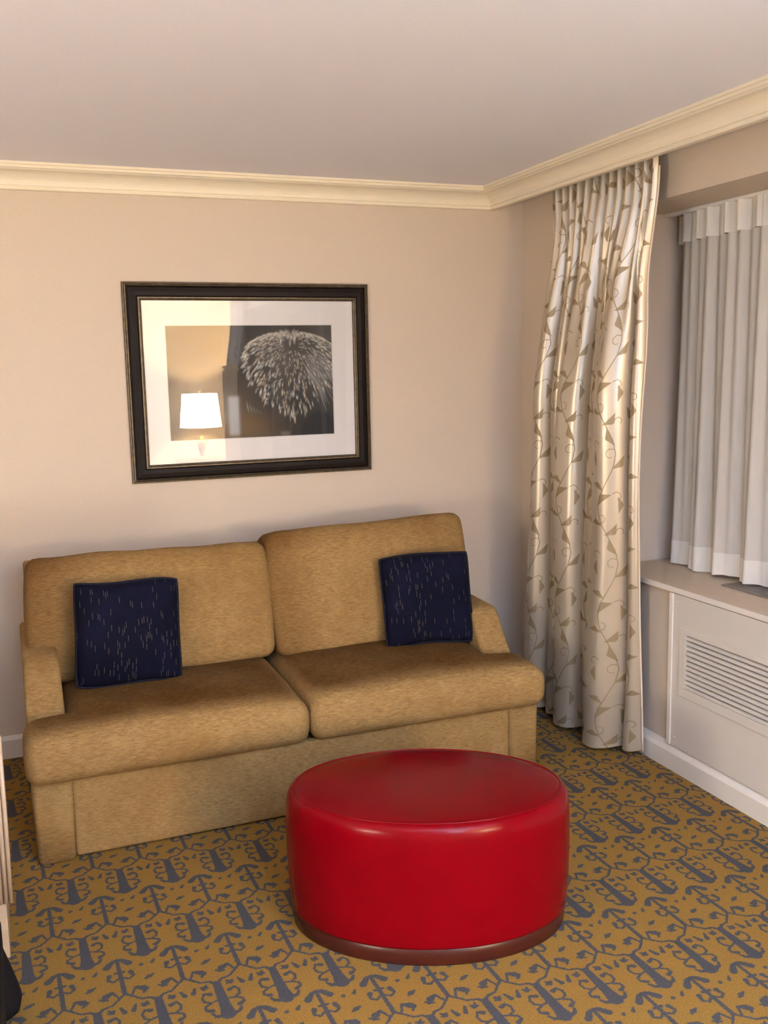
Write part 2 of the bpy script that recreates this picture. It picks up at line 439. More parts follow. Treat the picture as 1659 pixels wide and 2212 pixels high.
def superbox(w, d, h, r, n=(24, 10, 16), puff=0.03, puff_axis=1, lump=0.006, seed=0.0):
    """rounded, plumped block centred on the origin"""
    bm = bmesh.new(); vd = {}
    H = (w / 2, d / 2, h / 2)
    def pos(i, j, k):
        key = (i, j, k)
        if key in vd: return vd[key]
        u = [2 * a / b - 1 for a, b in zip((i, j, k), n)]
        u = [math.copysign(abs(t) ** 0.8, t) for t in u]
        p = [u[a] * H[a] for a in range(3)]
        c = [max(-(H[a] - r), min(H[a] - r, p[a])) for a in range(3)]
        dv = Vector([p[a] - c[a] for a in range(3)])
        if dv.length > 1e-9: dv = dv.normalized() * r
        q = Vector(c) + dv
        o = [a for a in range(3) if a != puff_axis]
        f = (1 - u[o[0]] ** 2) * (1 - u[o[1]] ** 2)
        q[puff_axis] += math.copysign(1, u[puff_axis]) * puff * f * min(1, abs(u[puff_axis]))
        q[o[0]] += u[o[0]] * puff * 0.35 * (1 - u[o[1]] ** 2); q[o[1]] += u[o[1]] * puff * 0.35 * (1 - u[o[0]] ** 2)
        l = lump * lumpy(q.x * 2 + seed, q.z * 2 + seed * 1.7, q.y * 2)
        q += q.normalized() * l
        vd[key] = bm.verts.new(q); return vd[key]
    N = n
    for ax in range(3):
        a, b = [t for t in range(3) if t != ax]
        for side in (0, N[ax]):
            for i in range(N[a]):
                for j in range(N[b]):
                    def mk(di, dj):
                        t = [0, 0, 0]; t[ax] = side; t[a] = i + di; t[b] = j + dj; return pos(*t)
                    f = [mk(0, 0), mk(1, 0), mk(1, 1), mk(0, 1)]
                    bm.faces.new(f)
    bmesh.ops.recalc_face_normals(bm, faces=bm.faces[:])
    return bm

# ================================================================== THE ROOM
boxo('floor', (XL - 0.1, RXB + 0.1, YF - 0.1, D + 0.1, -0.06, 0.0), M_CARPET, kind='structure')
boxo('ceiling', (XL - 0.1, RXB + 0.1, YF - 0.1, D + 0.1, CEIL, CEIL + 0.08), M_CEIL, kind='structure')
boxo('wall_back', (XL - 0.1, RXB + 0.1, D, D + 0.1, 0, CEIL), M_WALL, kind='structure')
boxo('wall_front', (XL - 0.1, RXB + 0.1, YF - 0.1, YF, 0, CEIL), M_WALL, kind='structure')
boxo('wall_left', (XL - 0.1, XL, YF, D, 0, CEIL), M_WALL, kind='structure')
bm = bmesh.new()                                   # window wall with its deep recess
box(bm, W, RXB + 0.1, RY, D, 0, CEIL)
box(bm, W, RXB + 0.1, YF, RYF, 0, CEIL)
box(bm, W, RXB + 0.1, RYF, RY, RZ1, CEIL)
box(bm, W, RXB + 0.1, RYF, RY, 0, RZ0 - 0.02)
link('wall_right', bm, M_WALL, kind='structure')

# window behind the sheer
win = thing('window_1', 'dark night window behind the sheer curtain', 'window'); win['kind'] = 'structure'; del win['category']
boxo('pane', (RXB + 0.03, RXB + 0.036, RYF, RY, RZ0, RZ1), M_NIGHT, win)
for (a, b, c, d) in ((RYF, RY, RZ0 - 0.02, RZ0 + 0.05), (RYF, RY, RZ1 - 0.05, RZ1)):
    boxo('window_frame', (RXB, RXB + 0.05, a, b, c, d), M_WIN, win)
for y in (RY - 0.05, 2.2, 0.9, -0.4, RYF):
    boxo('window_frame', (RXB, RXB + 0.05, y, y + 0.05, RZ0 + 0.05, RZ1 - 0.05), M_WIN, win)

# crown moulding: (projection, drop)
def crown_profile():
    p = [(0.0, 0.0), (0.090, 0.0), (0.0905, 0.010), (0.0845, 0.0115), (0.0845, 0.0145), (0.0880, 0.016), (0.0880, 0.022), (0.080, 0.0245), (0.077, 0.0275)]
    for i in range(9):
        a = i / 8 * PI / 2
        p.append((0.074 - 0.058 * math.sin(a), 0.029 + 0.047 * (1 - math.cos(a))))
    p += [(0.0165, 0.0785), (0.0125, 0.0800), (0.0125, 0.0825), (0.0175, 0.0840), (0.0180, 0.0930), (0.0150, 0.0960), (0.0, 0.0960)]
    return p
def crown(name, start, end, wall_axis, sgn, m0, m1):
    """run of moulding between two corners, mitred by its own projection"""
    prof = crown_profile(); bm = bmesh.new(); A, B = [], []
    for (p, q) in prof:
        z = CEIL - q
        if wall_axis == 'y':
            A.append(bm.verts.new((start[0] + m0 * p, start[1] + sgn * p, z))); B.append(bm.verts.new((end[0] - m1 * p, end[1] + sgn * p, z)))
        else:
            A.append(bm.verts.new((start[0] + sgn * p, start[1] + m0 * p, z))); B.append(bm.verts.new((end[0] + sgn * p, end[1] - m1 * p, z)))
    n = len(prof)
    for i in range(n): bm.faces.new((A[i], A[(i + 1) % n], B[(i + 1) % n], B[i]))
    bm.faces.new(A[::-1]); bm.faces.new(B)
    bmesh.ops.recalc_face_normals(bm, faces=bm.faces[:])
    return link(name, bm, M_TRIM, kind='structure')
crown('trim_1', (XL, D), (HDR, D), 'y', -1, 1, 1)
crown('trim_2', (HDR, YF), (HDR, D), 'x', -1, 1, 1)
crown('trim_3', (XL, YF), (HDR, YF), 'y', 1, 1, 1)
crown('trim_4', (XL, YF), (XL, D), 'x', 1, 1, 1)
boxo('trim_5', (HDR, HDR + 0.02, YF, D, 2.352, CEIL), M_TRIM, kind='structure')       # board that hides the curtain track

# baseboards
def baseboard(name, pts, axis, a0, a1):
    bm = bmesh.new(); extrude_poly(bm, pts, axis, a0, a1); return link(name, bm, M_BASE, kind='structure')
baseboard('baseboard_back', [(D, 0), (D - .016, 0), (D - .016, .080), (D - .010, .092), (D, .096)], 'x', XL, W)
baseboard('baseboard_right', [(W, 0), (W - .030, 0), (W - .030, .072), (W - .022, .086), (W, .100)], 'y', YF, D - 0.016)
baseboard('baseboard_front', [(YF, 0), (YF + .016, 0), (YF + .016, .080), (YF + .010, .092), (YF, .096)], 'x', XL, W)
baseboard('baseboard_left', [(XL, 0), (XL + .016, 0), (XL + .016, .080), (XL + .010, .092), (XL, .096)], 'y', YF, D)

# window sill with its rounded nosing
boxo('trim_6', (W - 0.020, RXB, RYF, RY, RZ0 - 0.019, RZ0), M_SILL, kind='structure', bev=0.004)
# strip of the paler nosing
boxo('trim_7', (W - 0.0235, W - 0.019, RYF, RY, RZ0 - 0.021, RZ0 + 0.0005), M_BASE, kind='structure', bev=0.0015)

# ------------------------------------------------------------------ air conditioner cover under the sill
ac = thing('air_conditioner_cover', 'white painted air conditioner cover with louvred grille below the windowsill', 'vent cover', (W, 0, 0))
AY1, AY0 = 3.075, 1.15
LY1, LY0, LZ0, LZ1 = 2.972, 1.32, 0.356, 0.572
bm = bmesh.new()                                    # face panel with the grille opening
pz0, pz1, xf = 0.101, RZ0 - 0.024, -0.020
box(bm, xf, 0, AY0, AY1, pz0, LZ0); box(bm, xf, 0, AY0, AY1, LZ1, pz1)
box(bm, xf, 0, LY1, AY1, LZ0, LZ1); box(bm, xf, 0, AY0, LY0, LZ0, LZ1)
link('panel', bm, M_UNIT, ac)
boxo('edge_strip', (xf - 0.006, xf, AY1 - 0.022, AY1, pz0, pz1), M_BASE, ac, bev=0.002)
bm = bmesh.new()
fw_ = 0.036
for (a, b, c, d) in ((LY0 - fw_, LY1 + fw_, LZ1, LZ1 + fw_ * .6), (LY0 - fw_, LY1 + fw_, LZ0 - fw_, LZ0), (LY1, LY1 + fw_, LZ0, LZ1), (LY0 - fw_, LY0, LZ0, LZ1)):
    box(bm, xf - 0.005, xf, a, b, c, d, bev=0.0015)
link('grille_frame', bm, M_UNIT, ac)
boxo('shade_sheet', (-0.003, -0.001, LY0, LY1, LZ0, LZ1), M_DUCT_SHADE, ac)  # thin dark sheet in place of the shade behind the slats
NS = 11
pitch = (LZ1 - LZ0) / NS
bm = bmesh.new()
extrude_poly(bm, [(xf - 0.004, 0.0000), (xf - 0.004, 0.0095), (xf + 0.001, 0.0115), (xf + 0.014, 0.0135), (xf + 0.014, 0.0115), (xf + 0.002, 0.001)], 'y', LY0, LY1)
sl = link('slat', bm, M_UNIT, ac); sl.location = (0, 0, LZ0 + 0.002)
for i in range(1, NS):
    c = sl.copy(); COL.objects.link(c); c.location = (0, 0, LZ0 + 0.002 + i * pitch)
for (y, z) in ((3.03, 0.69), (3.03, 0.14)):
    bm = bmesh.new(); lathe(bm, [(0.004, 0), (0.004, 0.002), (0.002, 0.003)], 10)
    bmesh.ops.rotate(bm, verts=bm.verts[:], matrix=Matrix.Rotation(-PI / 2, 3, 'Y'))
    s = link('screw', bm, M_UNIT, ac); s.location = (xf, y, z)

# dark grille let into the sill
sv = thing('sill_vent', 'dark brown metal grille on the windowsill below the sheer curtain', 'vent', (0, 0, RZ0))
VY1, VY0, VX0, VX1 = 2.995, 1.4, 2.578, 2.745
bm = bmesh.new()
for (a, b, c, d) in ((VX0, VX0 + .014, VY0, VY1), (VX1 - .014, VX1, VY0, VY1), (VX0 + .014, VX1 - .014, VY1 - .014, VY1), (VX0 + .014, VX1 - .014, VY0, VY0 + .014)):
    box(bm, a, b, c, d, 0.0006, 0.006)
link('rim', bm, M_GRILLE, sv)
boxo('shade_sheet', (VX0 + .014, VX1 - .014, VY0 + .014, VY1 - .014, 0.0006, 0.0015), M_DUCT_SHADE, sv)  # dark sheet painting the shade under the sill grille
bm = bmesh.new(); box(bm, VX0 + .014, VX1 - .014, -0.003, 0.003, 0.0015, 0.0055)
s0 = link('slat', bm, M_GRILLE, sv); s0.location = (0, VY1 - .022, 0)
for i in range(1, 100):
    c = s0.copy(); COL.objects.link(c); c.location = (0, VY1 - .022 - i * 0.0155, 0)

# ------------------------------------------------------------------ sheer curtain
def sheer_xy(y, z):
    """position of the voile across the recess at height z (0 bottom .. 1 top)"""
    t = (RY - 0.012) - y
    x = 2.665 + 0.085 * math.exp(-t / 0.10)
    k = 1 - 0.55 * z
    a = 0.021 * (1 - 0.5 * z)
    x += a * math.sin(2 * PI * t / 0.155 + 0.8 * math.sin(t * 5)) * k / 0.8 + 0.007 * math.sin(2 * PI * t / 0.061 + 1.0 + z)
    return x + 0.02 * z
def sheer_strip(name, z0, z1, mat, parent, nz, off=0.0, pleat=False):
    bm = bmesh.new(); ny = 560; ya, yb = RY - 0.012, 0.9
    uvl = None; rows = []
    for j in range(nz + 1):
        z = z0 + (z1 - z0) * j / nz; zt = (z - RZ0) / (RZ1 - RZ0); r = []
        for i in range(ny + 1):
            y = ya + (yb - ya) * i / ny
            x = sheer_xy(y, zt) + off
            zz = z
            if z < RZ0 + 0.1: zz = z + 0.006 * math.sin(y * 13) + 0.004 * math.sin(y * 31)
            if pleat:
                ph = ((ya - y) / 0.088) % 1.0
                x += -0.020 * max(0, math.sin(PI * min(1, ph * 2.2))) if ph < 0.4545 else 0.004
            r.append(bm.verts.new((x, y, max(zz, RZ0 + 0.0015))))
        rows.append(r)
    for A, B in zip(rows, rows[1:]):
        for i in range(ny): bm.faces.new((A[i], A[i + 1], B[i + 1], B[i]))
    return link(name, bm, mat, parent, smooth=True)
sh = thing('sheer_curtain', 'white sheer voile curtain hanging in the window recess above the windowsill', 'curtain')
sheer_strip('voile', RZ0 + 0.105, RZ1 - 0.125, M_SHEER, sh, 10)
sheer_strip('hem', RZ0 + 0.010, RZ0 + 0.107, M_SHEERHEM, sh, 3, -0.0015)
sheer_strip('pleated_heading', RZ1 - 0.127, RZ1 - 0.012, M_SHEERHEM, sh, 3, -0.004, True)
boxo('track', (2.672, 2.700, 0.9, RY - 0.01, RZ1 - 0.014, RZ1 - 0.0005), M_PLASTIC, sh)

# ------------------------------------------------------------------ damask drapes
def smoothstep(a, b, x):
    t = max(0.0, min(1.0, (x - a) / (b - a))); return t * t * (3 - 2 * t)
FOLDS = [0.0, 0.085, 0.30, 0.42, 0.66, 0.80, 0.985]     # valleys of the big folds, as a share of the width
def fold_u(s):
    for a, b in zip(FOLDS, FOLDS[1:]):
        if a <= s <= b: return (s - a) / (b - a), b - a
    return 0.0, 0.0
def fold(s):
    for a, b in zip(FOLDS, FOLDS[1:]):
        if a <= s <= b:
            u = (s - a) / (b - a)
            return max(0.0, math.sin(PI * u)) ** 0.75 * min(1.15, (b - a) / 0.17)
    return 0.0
def drape(name, label, flip, y_near, y_far):
    t = thing(name, label, 'curtain')
    ns, nz = 240, 64
    ztop, zbot = 2.385, 0.022
    def P(s, z):
        v = (ztop - z) / (ztop - zbot)                      # 0 top .. 1 bottom
        lo, hi = smoothstep(0.02, 0.40, v), 1 - smoothstep(0.06, 0.38, v)
        ya = y_near[0] + (y_near[1] - y_near[0]) * smoothstep(0.0, 0.22, v) + (y_near[2] - y_near[1]) * v
        yb = y_far[0] + (y_far[1] - y_far[0]) * smoothstep(0.05, 0.5, v) + (y_far[2] - y_far[1]) * v
        s2 = s + 0.018 * math.sin(7 * s + 3 * v) * lo
        f = fold(min(1, max(0, s2)))
        yy = ya + (yb - ya) * s
        fu, fw = fold_u(min(1, max(0, s2)))
        yy -= lo * 0.115 * fw * (yb - ya) * math.sin(2 * PI * fu)
        pl = math.sin(2 * PI * s * 13 + 0.6 * math.sin(9 * s))
        x = 2.372 - lo * (0.128 + 0.02 * v) * f - hi * (0.034 + 0.016 * pl) - 0.005 * (1 - hi) * pl * (1 - 0.6 * v)
        if v < 0.06: x -= 0.010 * math.sin(2 * PI * s * 26) * (1 - v / 0.06) * 0.7
        x += 0.007 * math.sin(9 * v + 11 * s) * lo + 0.004 * math.sin(23 * v + 5 * s) * hi
        zz = z
        if v > 0.97: zz += 0.012 * (1 - f) * (v - 0.97) / 0.03
        return Vector((x, yy, zz))
    # arc length at mid height gives the cloth coordinate
    us = [0.0]
    for i in range(ns):
        us.append(us[-1] + (P((i + 1) / ns, 0.9) - P(i / ns, 0.9)).length)
    bm = bmesh.new(); uvl = bm.loops.layers.uv.new('UVMap'); rows = []
    for j in range(nz + 1):
        v = j / nz; z = ztop + (zbot - ztop) * (v ** 1.15)
        rows.append([bm.verts.new(P(i / ns, z)) for i in range(ns + 1)])
    zs = [ztop + (zbot - ztop) * ((j / nz) ** 1.15) for j in range(nz + 1)]
    for j in range(nz):
        for i in range(ns):
            f = bm.faces.new((rows[j][i], rows[j][i + 1], rows[j + 1][i + 1], rows[j + 1][i]))
            for lp, (a, b) in zip(f.loops, ((j, i), (j, i + 1), (j + 1, i + 1), (j + 1, i))):
                lp[uvl].uv = (us[b], zs[a])
    link('fabric', bm, M_DAMASK, t, smooth=True)
    # turned leading edge, showing the lining
    bm = bmesh.new()
    tube(bm, [P(0.0, z) + Vector((0.002, -0.003 - 0.002 * math.sin(z * 9), 0)) for z in [2.34 - 2.325 * k / 50 for k in range(51)]], 0.0042, 6)
    link('leading_edge', bm, M_LINING, t, smooth=True)
    bm = bmesh.new()
    box(bm, 2.335, 2.365, min(y_near[0], y_far[0]) - .03, max(y_near[0], y_far[0]) + .1, 2.386, 2.410)
    link('track', bm, M_PLASTIC, t)
    return t
drape('damask_drape', 'champagne satin drape with scrolling leaf vines hanging beside the sofa', False, (3.125, 3.19, 3.19), (3.86, 3.93, 3.97))
drape('damask_drape', 'champagne satin drape hanging beside the table lamp in the far corner', True, (-1.30, -1.30, -1.30), (-1.78, -1.78, -1.78))

# ------------------------------------------------------------------ framed print
PXC, PZC, PW, PH = 1.054, 1.570, 1.100, 0.853
pic = thing('framed_print', 'framed fireworks print with a white mat and dark frame hung above the sofa', 'picture', (PXC, D - 0.002, PZC))
def frame_ring(name, prof, mat):
    """prof: (inset from the outer edge, projection from the wall), swept round the rectangle and mitred"""
    bm = bmesh.new(); rings = []
    for (i, p) in prof:
        x, z = PW / 2 - i, PH / 2 - i
        rings.append([bm.verts.new(c) for c in ((-x, -p, -z), (x, -p, -z), (x, -p, z), (-x, -p, z))])
    n = len(rings)
    for a in range(n):
        A, B = rings[a], rings[(a + 1) % n]
        for k in range(4): bm.faces.new((A[k], A[(k + 1) % 4], B[(k + 1) % 4], B[k]))
    bmesh.ops.recalc_face_normals(bm, faces=bm.faces[:])
    return link(name, bm, mat, pic)
frame_ring('outer_moulding', [(0, 0), (0, .014), (.003, .018), (.006, .0185), (.008, .016), (.010, .020), (.014, .022), (.017, .018), (.017, 0)], M_GILT)
frame_ring('frame', [(.017, 0), (.017, .017), (.024, .0215), (.040, .0235), (.057, .022), (.061, .018), (.061, 0)], M_FRAME)
frame_ring('inner_moulding', [(.061, 0), (.061, .019), (.064, .022), (.067, .022), (.069, .019), (.072, .021), (.075, .019), (.077, .014), (.077, 0)], M_GILT)
ix, iz = PW / 2 - .077, PH / 2 - .077
bm = bmesh.new()
# mat board with a bevelled window
ox0, ox1, oz0, oz1 = -0.379, 0.374, -0.252, 0.246
outer = [(-ix, -.009, -iz), (ix, -.009, -iz), (ix, -.009, iz), (-ix, -.009, iz)]
inner = [(ox0, -.009, oz0), (ox1, -.009, oz0), (ox1, -.009, oz1), (ox0, -.009, oz1)]
inn2 = [(ox0 + .003, -.006, oz0 + .003), (ox1 - .003, -.006, oz0 + .003), (ox1 - .003, -.006, oz1 - .003), (ox0 + .003, -.006, oz1 - .003)]
V = [[bm.verts.new(p) for p in r] for r in (outer, inner, inn2)]
for A, B in zip(V, V[1:]):
    for k in range(4): bm.faces.new((A[k], A[(k + 1) % 4], B[(k + 1) % 4], B[k]))
bmesh.ops.recalc_face_normals(bm, faces=bm.faces[:])
link('mat_board', bm, M_MAT, pic)
boxo('glass', (-ix, ix, -.0132, -.0112, -iz, iz), M_GLASS, pic)
boxo('backing', (-ix - .01, ix + .01, -.004, 0, -iz - .01, iz + .01), M_FRAME, pic)
# the print itself: ink laid on a fine grid, u to the right, v downwards
NU, NV = 330, 220
img = np.zeros((NV, NU, 3)) + np.array([0.010, 0.0075, 0.006])
uu, vv = np.meshgrid((np.arange(NU) + .5) / NU, (np.arange(NV) + .5) / NV)
AR = NU / NV
def glow(u, v, su, sv, col): 
    img[:] += np.exp(-((uu - u) / su) ** 2 - ((vv - v) / sv) ** 2)[..., None] * np.array(col)
def dab(u0, v0, u1, v1, w, col, g=0.0, n=14):
    """one curved streak, bright at its head"""
    for k in range(n):
        t = k / (n - 1)
        u = u0 + (u1 - u0) * t; v = v0 + (v1 - v0) * t + g * t * (1 - t)
        i0, j0 = int(u * NU), int(v * NV)
        a0, a1, b0, b1 = max(0, i0 - 4), min(NU, i0 + 5), max(0, j0 - 4), min(NV, j0 + 5)
        if a0 >= a1 or b0 >= b1: continue
        du = (uu[b0:b1, a0:a1] - u) * AR; dv = vv[b0:b1, a0:a1] - v
        e = np.exp(-(du * du + dv * dv) / (w * w))[..., None] * np.array(col) * (0.25 + 0.75 * (1 - abs(2 * t - 1.1)))
        img[b0:b1, a0:a1] = np.maximum(img[b0:b1, a0:a1], e)
glow(.72, .28, .22, .34, (.050, .043, .034)); glow(.95, .25, .10, .4, (.060, .058, .052)); glow(.45, .92, .20, .16, (.11, .062, .016)); glow(.42, .70, .10, .2, (.05, .032, .012))
CU, CV = .735, .17
for k in range(900):
    a = rng.uniform(-PI, PI); r = rng.uniform(.04, 1.0) ** .62
    ex, ey = .285 * math.cos(a), .34 * math.sin(a)
    u = CU + ex * r; v = CV + ey * r + .30 * r * r * (1 - .55 * abs(math.cos(a)))
    dx, dy = ex * .75, ey + .60 * r * (1 - .5 * abs(math.cos(a))) + .05
    L = rng.uniform(.022, .060) * (0.55 + .9 * r)
    m = math.hypot(dx * AR, dy); dx, dy = dx / m * L, dy / m * L
    if v > .88 or (u > .80 and v > .76): continue
    b = rng.uniform(.20, .85) * (0.45 + .65 * r)
    col = np.array([1.0, .95, .86]) if rng.random() < .7 else np.array([1.0, .82, .58])
    dab(u, v, u + dx, v + dy, rng.uniform(.0042, .0075), col * b, 0.01)
    if math.cos(a) < -.1 and rng.random() < .45:             # hooked heads on the left
        dab(u + .016, v - .008, u - .010, v + .014, .0052, col * b * .8, -.014)
for k in range(120):                                         # long trails falling to the right
    a = rng.uniform(-.10, 1.0); r0 = rng.uniform(.30, .75); r1 = r0 + rng.uniform(.15, .38)
    f = lambda r: (CU + .30 * math.cos(a) * r * 1.1, CV + .36 * math.sin(a) * r + .30 * r * r)
    (u0, v0), (u1, v1) = f(r0), f(r1)
    if v1 > .80 and u1 > .78: continue
    dab(u0, v0, u1, v1, .0040, np.array([.95, .92, .88]) * rng.uniform(.15, .55), -.01, 30)
def rect(u0, u1, v0, v1, col, soft=.006):
    m = 1 / (1 + np.exp(-(uu - u0) * AR / soft)) / (1 + np.exp((uu - u1) * AR / soft)) / (1 + np.exp(-(vv - v0) / soft)) / (1 + np.exp((vv - v1) / soft))
    img[:] = img * (1 - m[..., None]) + np.array(col) * m[..., None]
rect(.350, .412, .625, .965, (.33, .33, .35), .007)           # pale upright rectangle with soft edges
for k in range(5): dab(.455 + .018 * k, .655 + .022 * k, .470 + .020 * k, .78 + .006 * k, .007 - .0006 * k, np.array([.34, .30, .23]) * (1 - .13 * k), 0, 20)
for k in range(26): dab(rng.uniform(.44, .72), rng.uniform(.93, .99), rng.uniform(.44, .72), rng.uniform(.94, .995), .004, np.array([.5, .4, .3]) * rng.uniform(.1, .5), 0, 3)
m = np.clip((1.0 - ((uu - .905) / .12) ** 2 - ((vv - 1.0) / .22) ** 2) * 8, 0, 1)[..., None]       # dark dome against the sky
img = img * (1 - m) + np.array([.003, .003, .004]) * m
rect(.66, .715, .955, .99, (.16, .14, .11), .006)
img = np.clip(img, 0, 1)
bm = bmesh.new(); cl = bm.verts.layers.float_color.new('ink'); vr = []
for j in range(NV):
    r = []
    for i in range(NU):
        q = bm.verts.new((ox0 + (ox1 - ox0) * i / (NU - 1), -.0055, oz1 + (oz0 - oz1) * j / (NV - 1)))
        q[cl] = (*img[j, i], 1); r.append(q)
    vr.append(r)
for j in range(NV - 1):
    for i in range(NU - 1): bm.faces.new((vr[j][i], vr[j + 1][i], vr[j + 1][i + 1], vr[j][i + 1]))
link('print', bm, M_PRINT, pic)

# ------------------------------------------------------------------ sofa
sofa = thing('sofa', 'tan chenille two seat sofa with loose cushions against the back wall', 'sofa')
SX0, SX1, SYF, SYB = 0.005, 1.900, 3.245, 4.200
AW = 0.122
boxo('frame', (SX0 + AW - .004, SX1 - AW + .004, 3.262, SYB - .02, 0.010, 0.270), M_SOFA, sofa, bev=0.012, smooth=False)
bm = bmesh.new(); box(bm, SX0 + AW, SX1 - AW, SYF + .004, 3.290, 0.006, 0.282, bev=0.014, seg=3)
link('front_rail', bm, M_SOFA, sofa, smooth=True)
def arm(x0, x1):
    prof = [(SYF, .004), (SYF, .284), (3.440, .288), (3.447, .40), (3.462, .440), (3.492, .472), (3.523, .510), (3.553, .558), (3.580, .592), (3.610, .606), (3.680, .608), (SYB - .05, .618), (SYB - .02, .600), (SYB - .02, .004)]
    bm = bmesh.new(); extrude_poly(bm, prof, 'x', x0, x1)
    es = [e for e in bm.edges if abs(e.verts[0].co.x - e.verts[1].co.x) < 1e-6]
    bmesh.ops.bevel(bm, geom=es, offset=0.016, segments=4, profile=0.5, affect='EDGES')
    for v in bm.verts:                                       # soft, slightly plumped sides
        k = 0.006 * math.sin(PI * min(1, max(0, v.co.z / .62)))
        v.co.x += k if v.co.x > (x0 + x1) / 2 else -k
    o = link('arm', bm, M_SOFA, sofa, smooth=True); return o
arm(SX0, SX0 + AW); arm(SX1 - AW, SX1)
bm = bmesh.new(); extrude_poly(bm, [(4.045, .27), (4.080, .855), (4.100, .872), (4.160, .872), (4.185, .850), (4.205, .02), (4.10, .02)], 'x', SX0 + .030, SX1 - .030)
bmesh.ops.bevel(bm, geom=bm.edges[:], offset=0.016, segments=3, profile=0.5, affect='EDGES')
link('back_frame', bm, M_SOFA, sofa, smooth=True)

def seat(x_out, x_arm, x_mid, seed):
    """T-shaped seat cushion that wraps in front of the arm"""
    z0, z1 = 0.283, 0.452
    yf, ya, yb = 3.205, 3.438, 3.93
    pts = [(x_out, yf), (x_out, ya), (x_arm, ya), (x_arm, yb), (x_mid, yb), (x_mid, yf)]
    bm = bmesh.new(); extrude_poly(bm, pts, 'z', z0, z1)
    bmesh.ops.bevel(bm, geom=bm.edges[:], offset=0.048, segments=5, profile=0.55, affect='EDGES')
    lo, hi = min(x_out, x_mid), max(x_out, x_mid)
    gridcut(bm, 'x', np.linspace(lo, hi, 30)[1:-1]); gridcut(bm, 'y', np.linspace(yf, yb, 24)[1:-1]); gridcut(bm, 'z', np.linspace(z0, z1, 7)[1:-1])
    for v in bm.verts:
        x, y, z = v.co
        u = (x - lo) / (hi - lo); w = (y - yf) / (yb - yf); t = (z - z0) / (z1 - z0)
        crown_ = math.sin(PI * min(1, max(0, u))) ** .7 * math.sin(PI * min(1, max(0, .10 + .80 * w))) ** .8
        v.co.z += t * (0.026 * crown_ + 0.007 * lumpy(x * 2.4 + seed, y * 2.6, z * 2))
        v.co.z -= t * 0.014 * smoothstep(0.75, 1.0, w)
        if w < .3:
            v.co.y -= 0.020 * math.sin(PI * t) * (1 - w / .3) * (0.6 + .4 * math.sin(PI * u))
            v.co.z -= t * .012 * (1 - w / .3)
        v.co.x += 0.008 * math.sin(PI * t) * (1 if x > (lo + hi) / 2 else -1) * (abs(u - .5) * 2) ** 6 * (1 if w < .45 else .3)
    wl = bm.verts.layers.float_color.new('nap_shade')  # darker look of the pile painted over the seat top
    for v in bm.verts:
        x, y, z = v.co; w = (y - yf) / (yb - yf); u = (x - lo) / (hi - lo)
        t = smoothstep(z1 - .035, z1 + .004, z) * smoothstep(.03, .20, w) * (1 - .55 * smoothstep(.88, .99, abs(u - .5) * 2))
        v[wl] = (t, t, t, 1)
    o = link('seat_cushion', bm, M_SOFA, sofa, smooth=True)
    return o
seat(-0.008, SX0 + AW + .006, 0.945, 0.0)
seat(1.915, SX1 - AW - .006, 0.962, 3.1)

def back(xc, w, h, yb, lean, seed, roll=0.0, sag=0.0, zb=0.452):
    d = 0.215
    bm = superbox(w, d, h, 0.042, (30, 9, 18), 0.030, 1, 0.010, seed)
    for v in bm.verts:
        u = v.co.x / (w / 2); t = v.co.z / (h / 2)
        v.co.z -= sag * (1 - u * u) * max(0, t)
        v.co.y -= 0.012 * max(0, -t)                         # fuller at the bottom
    wl = bm.verts.layers.float_color.new('nap_shade')  # pile shading painted along one side and the top
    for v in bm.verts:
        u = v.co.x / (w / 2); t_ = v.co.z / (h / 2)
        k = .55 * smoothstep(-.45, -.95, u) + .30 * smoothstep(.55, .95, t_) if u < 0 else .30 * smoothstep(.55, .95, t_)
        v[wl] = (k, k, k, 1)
    o = link('back_cushion', bm, M_SOFA, sofa, smooth=True)
    rot = Euler((-lean, roll, 0)).to_matrix()
    o.rotation_euler = (-lean, roll, 0)
    o.location = Vector((xc, yb + d / 2, zb)) - rot @ Vector((0, 0, -h / 2 + .006))
    # welt along the front boxing seam
    bm = bmesh.new(); pts = []
    a, b = w / 2 - .020, h / 2 - .020; rr = .05
    for (cx, cz, a0) in ((a - rr, b - rr, 0), (-a + rr, b - rr, PI / 2), (-a + rr, -b + rr, PI), (a - rr, -b + rr, 1.5 * PI)):
        for k in range(6):
            an = a0 + k / 5 * PI / 2
            x, z = cx + rr * math.cos(an), cz + rr * math.sin(an)
            pts.append((x, -d / 2 + 0.0125 - 0.012 * max(0, -z / (h / 2)), z - sag * (1 - (x / (w / 2)) ** 2) * max(0, z / (h / 2))))
    tube(bm, pts, 0.0035, 6, True)
    link('piping', bm, M_SOFA, o, smooth=True)
    return o
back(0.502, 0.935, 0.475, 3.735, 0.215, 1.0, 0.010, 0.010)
back(1.428, 0.890, 0.515, 3.730, 0.205, 5.0, -0.022, 0.008)

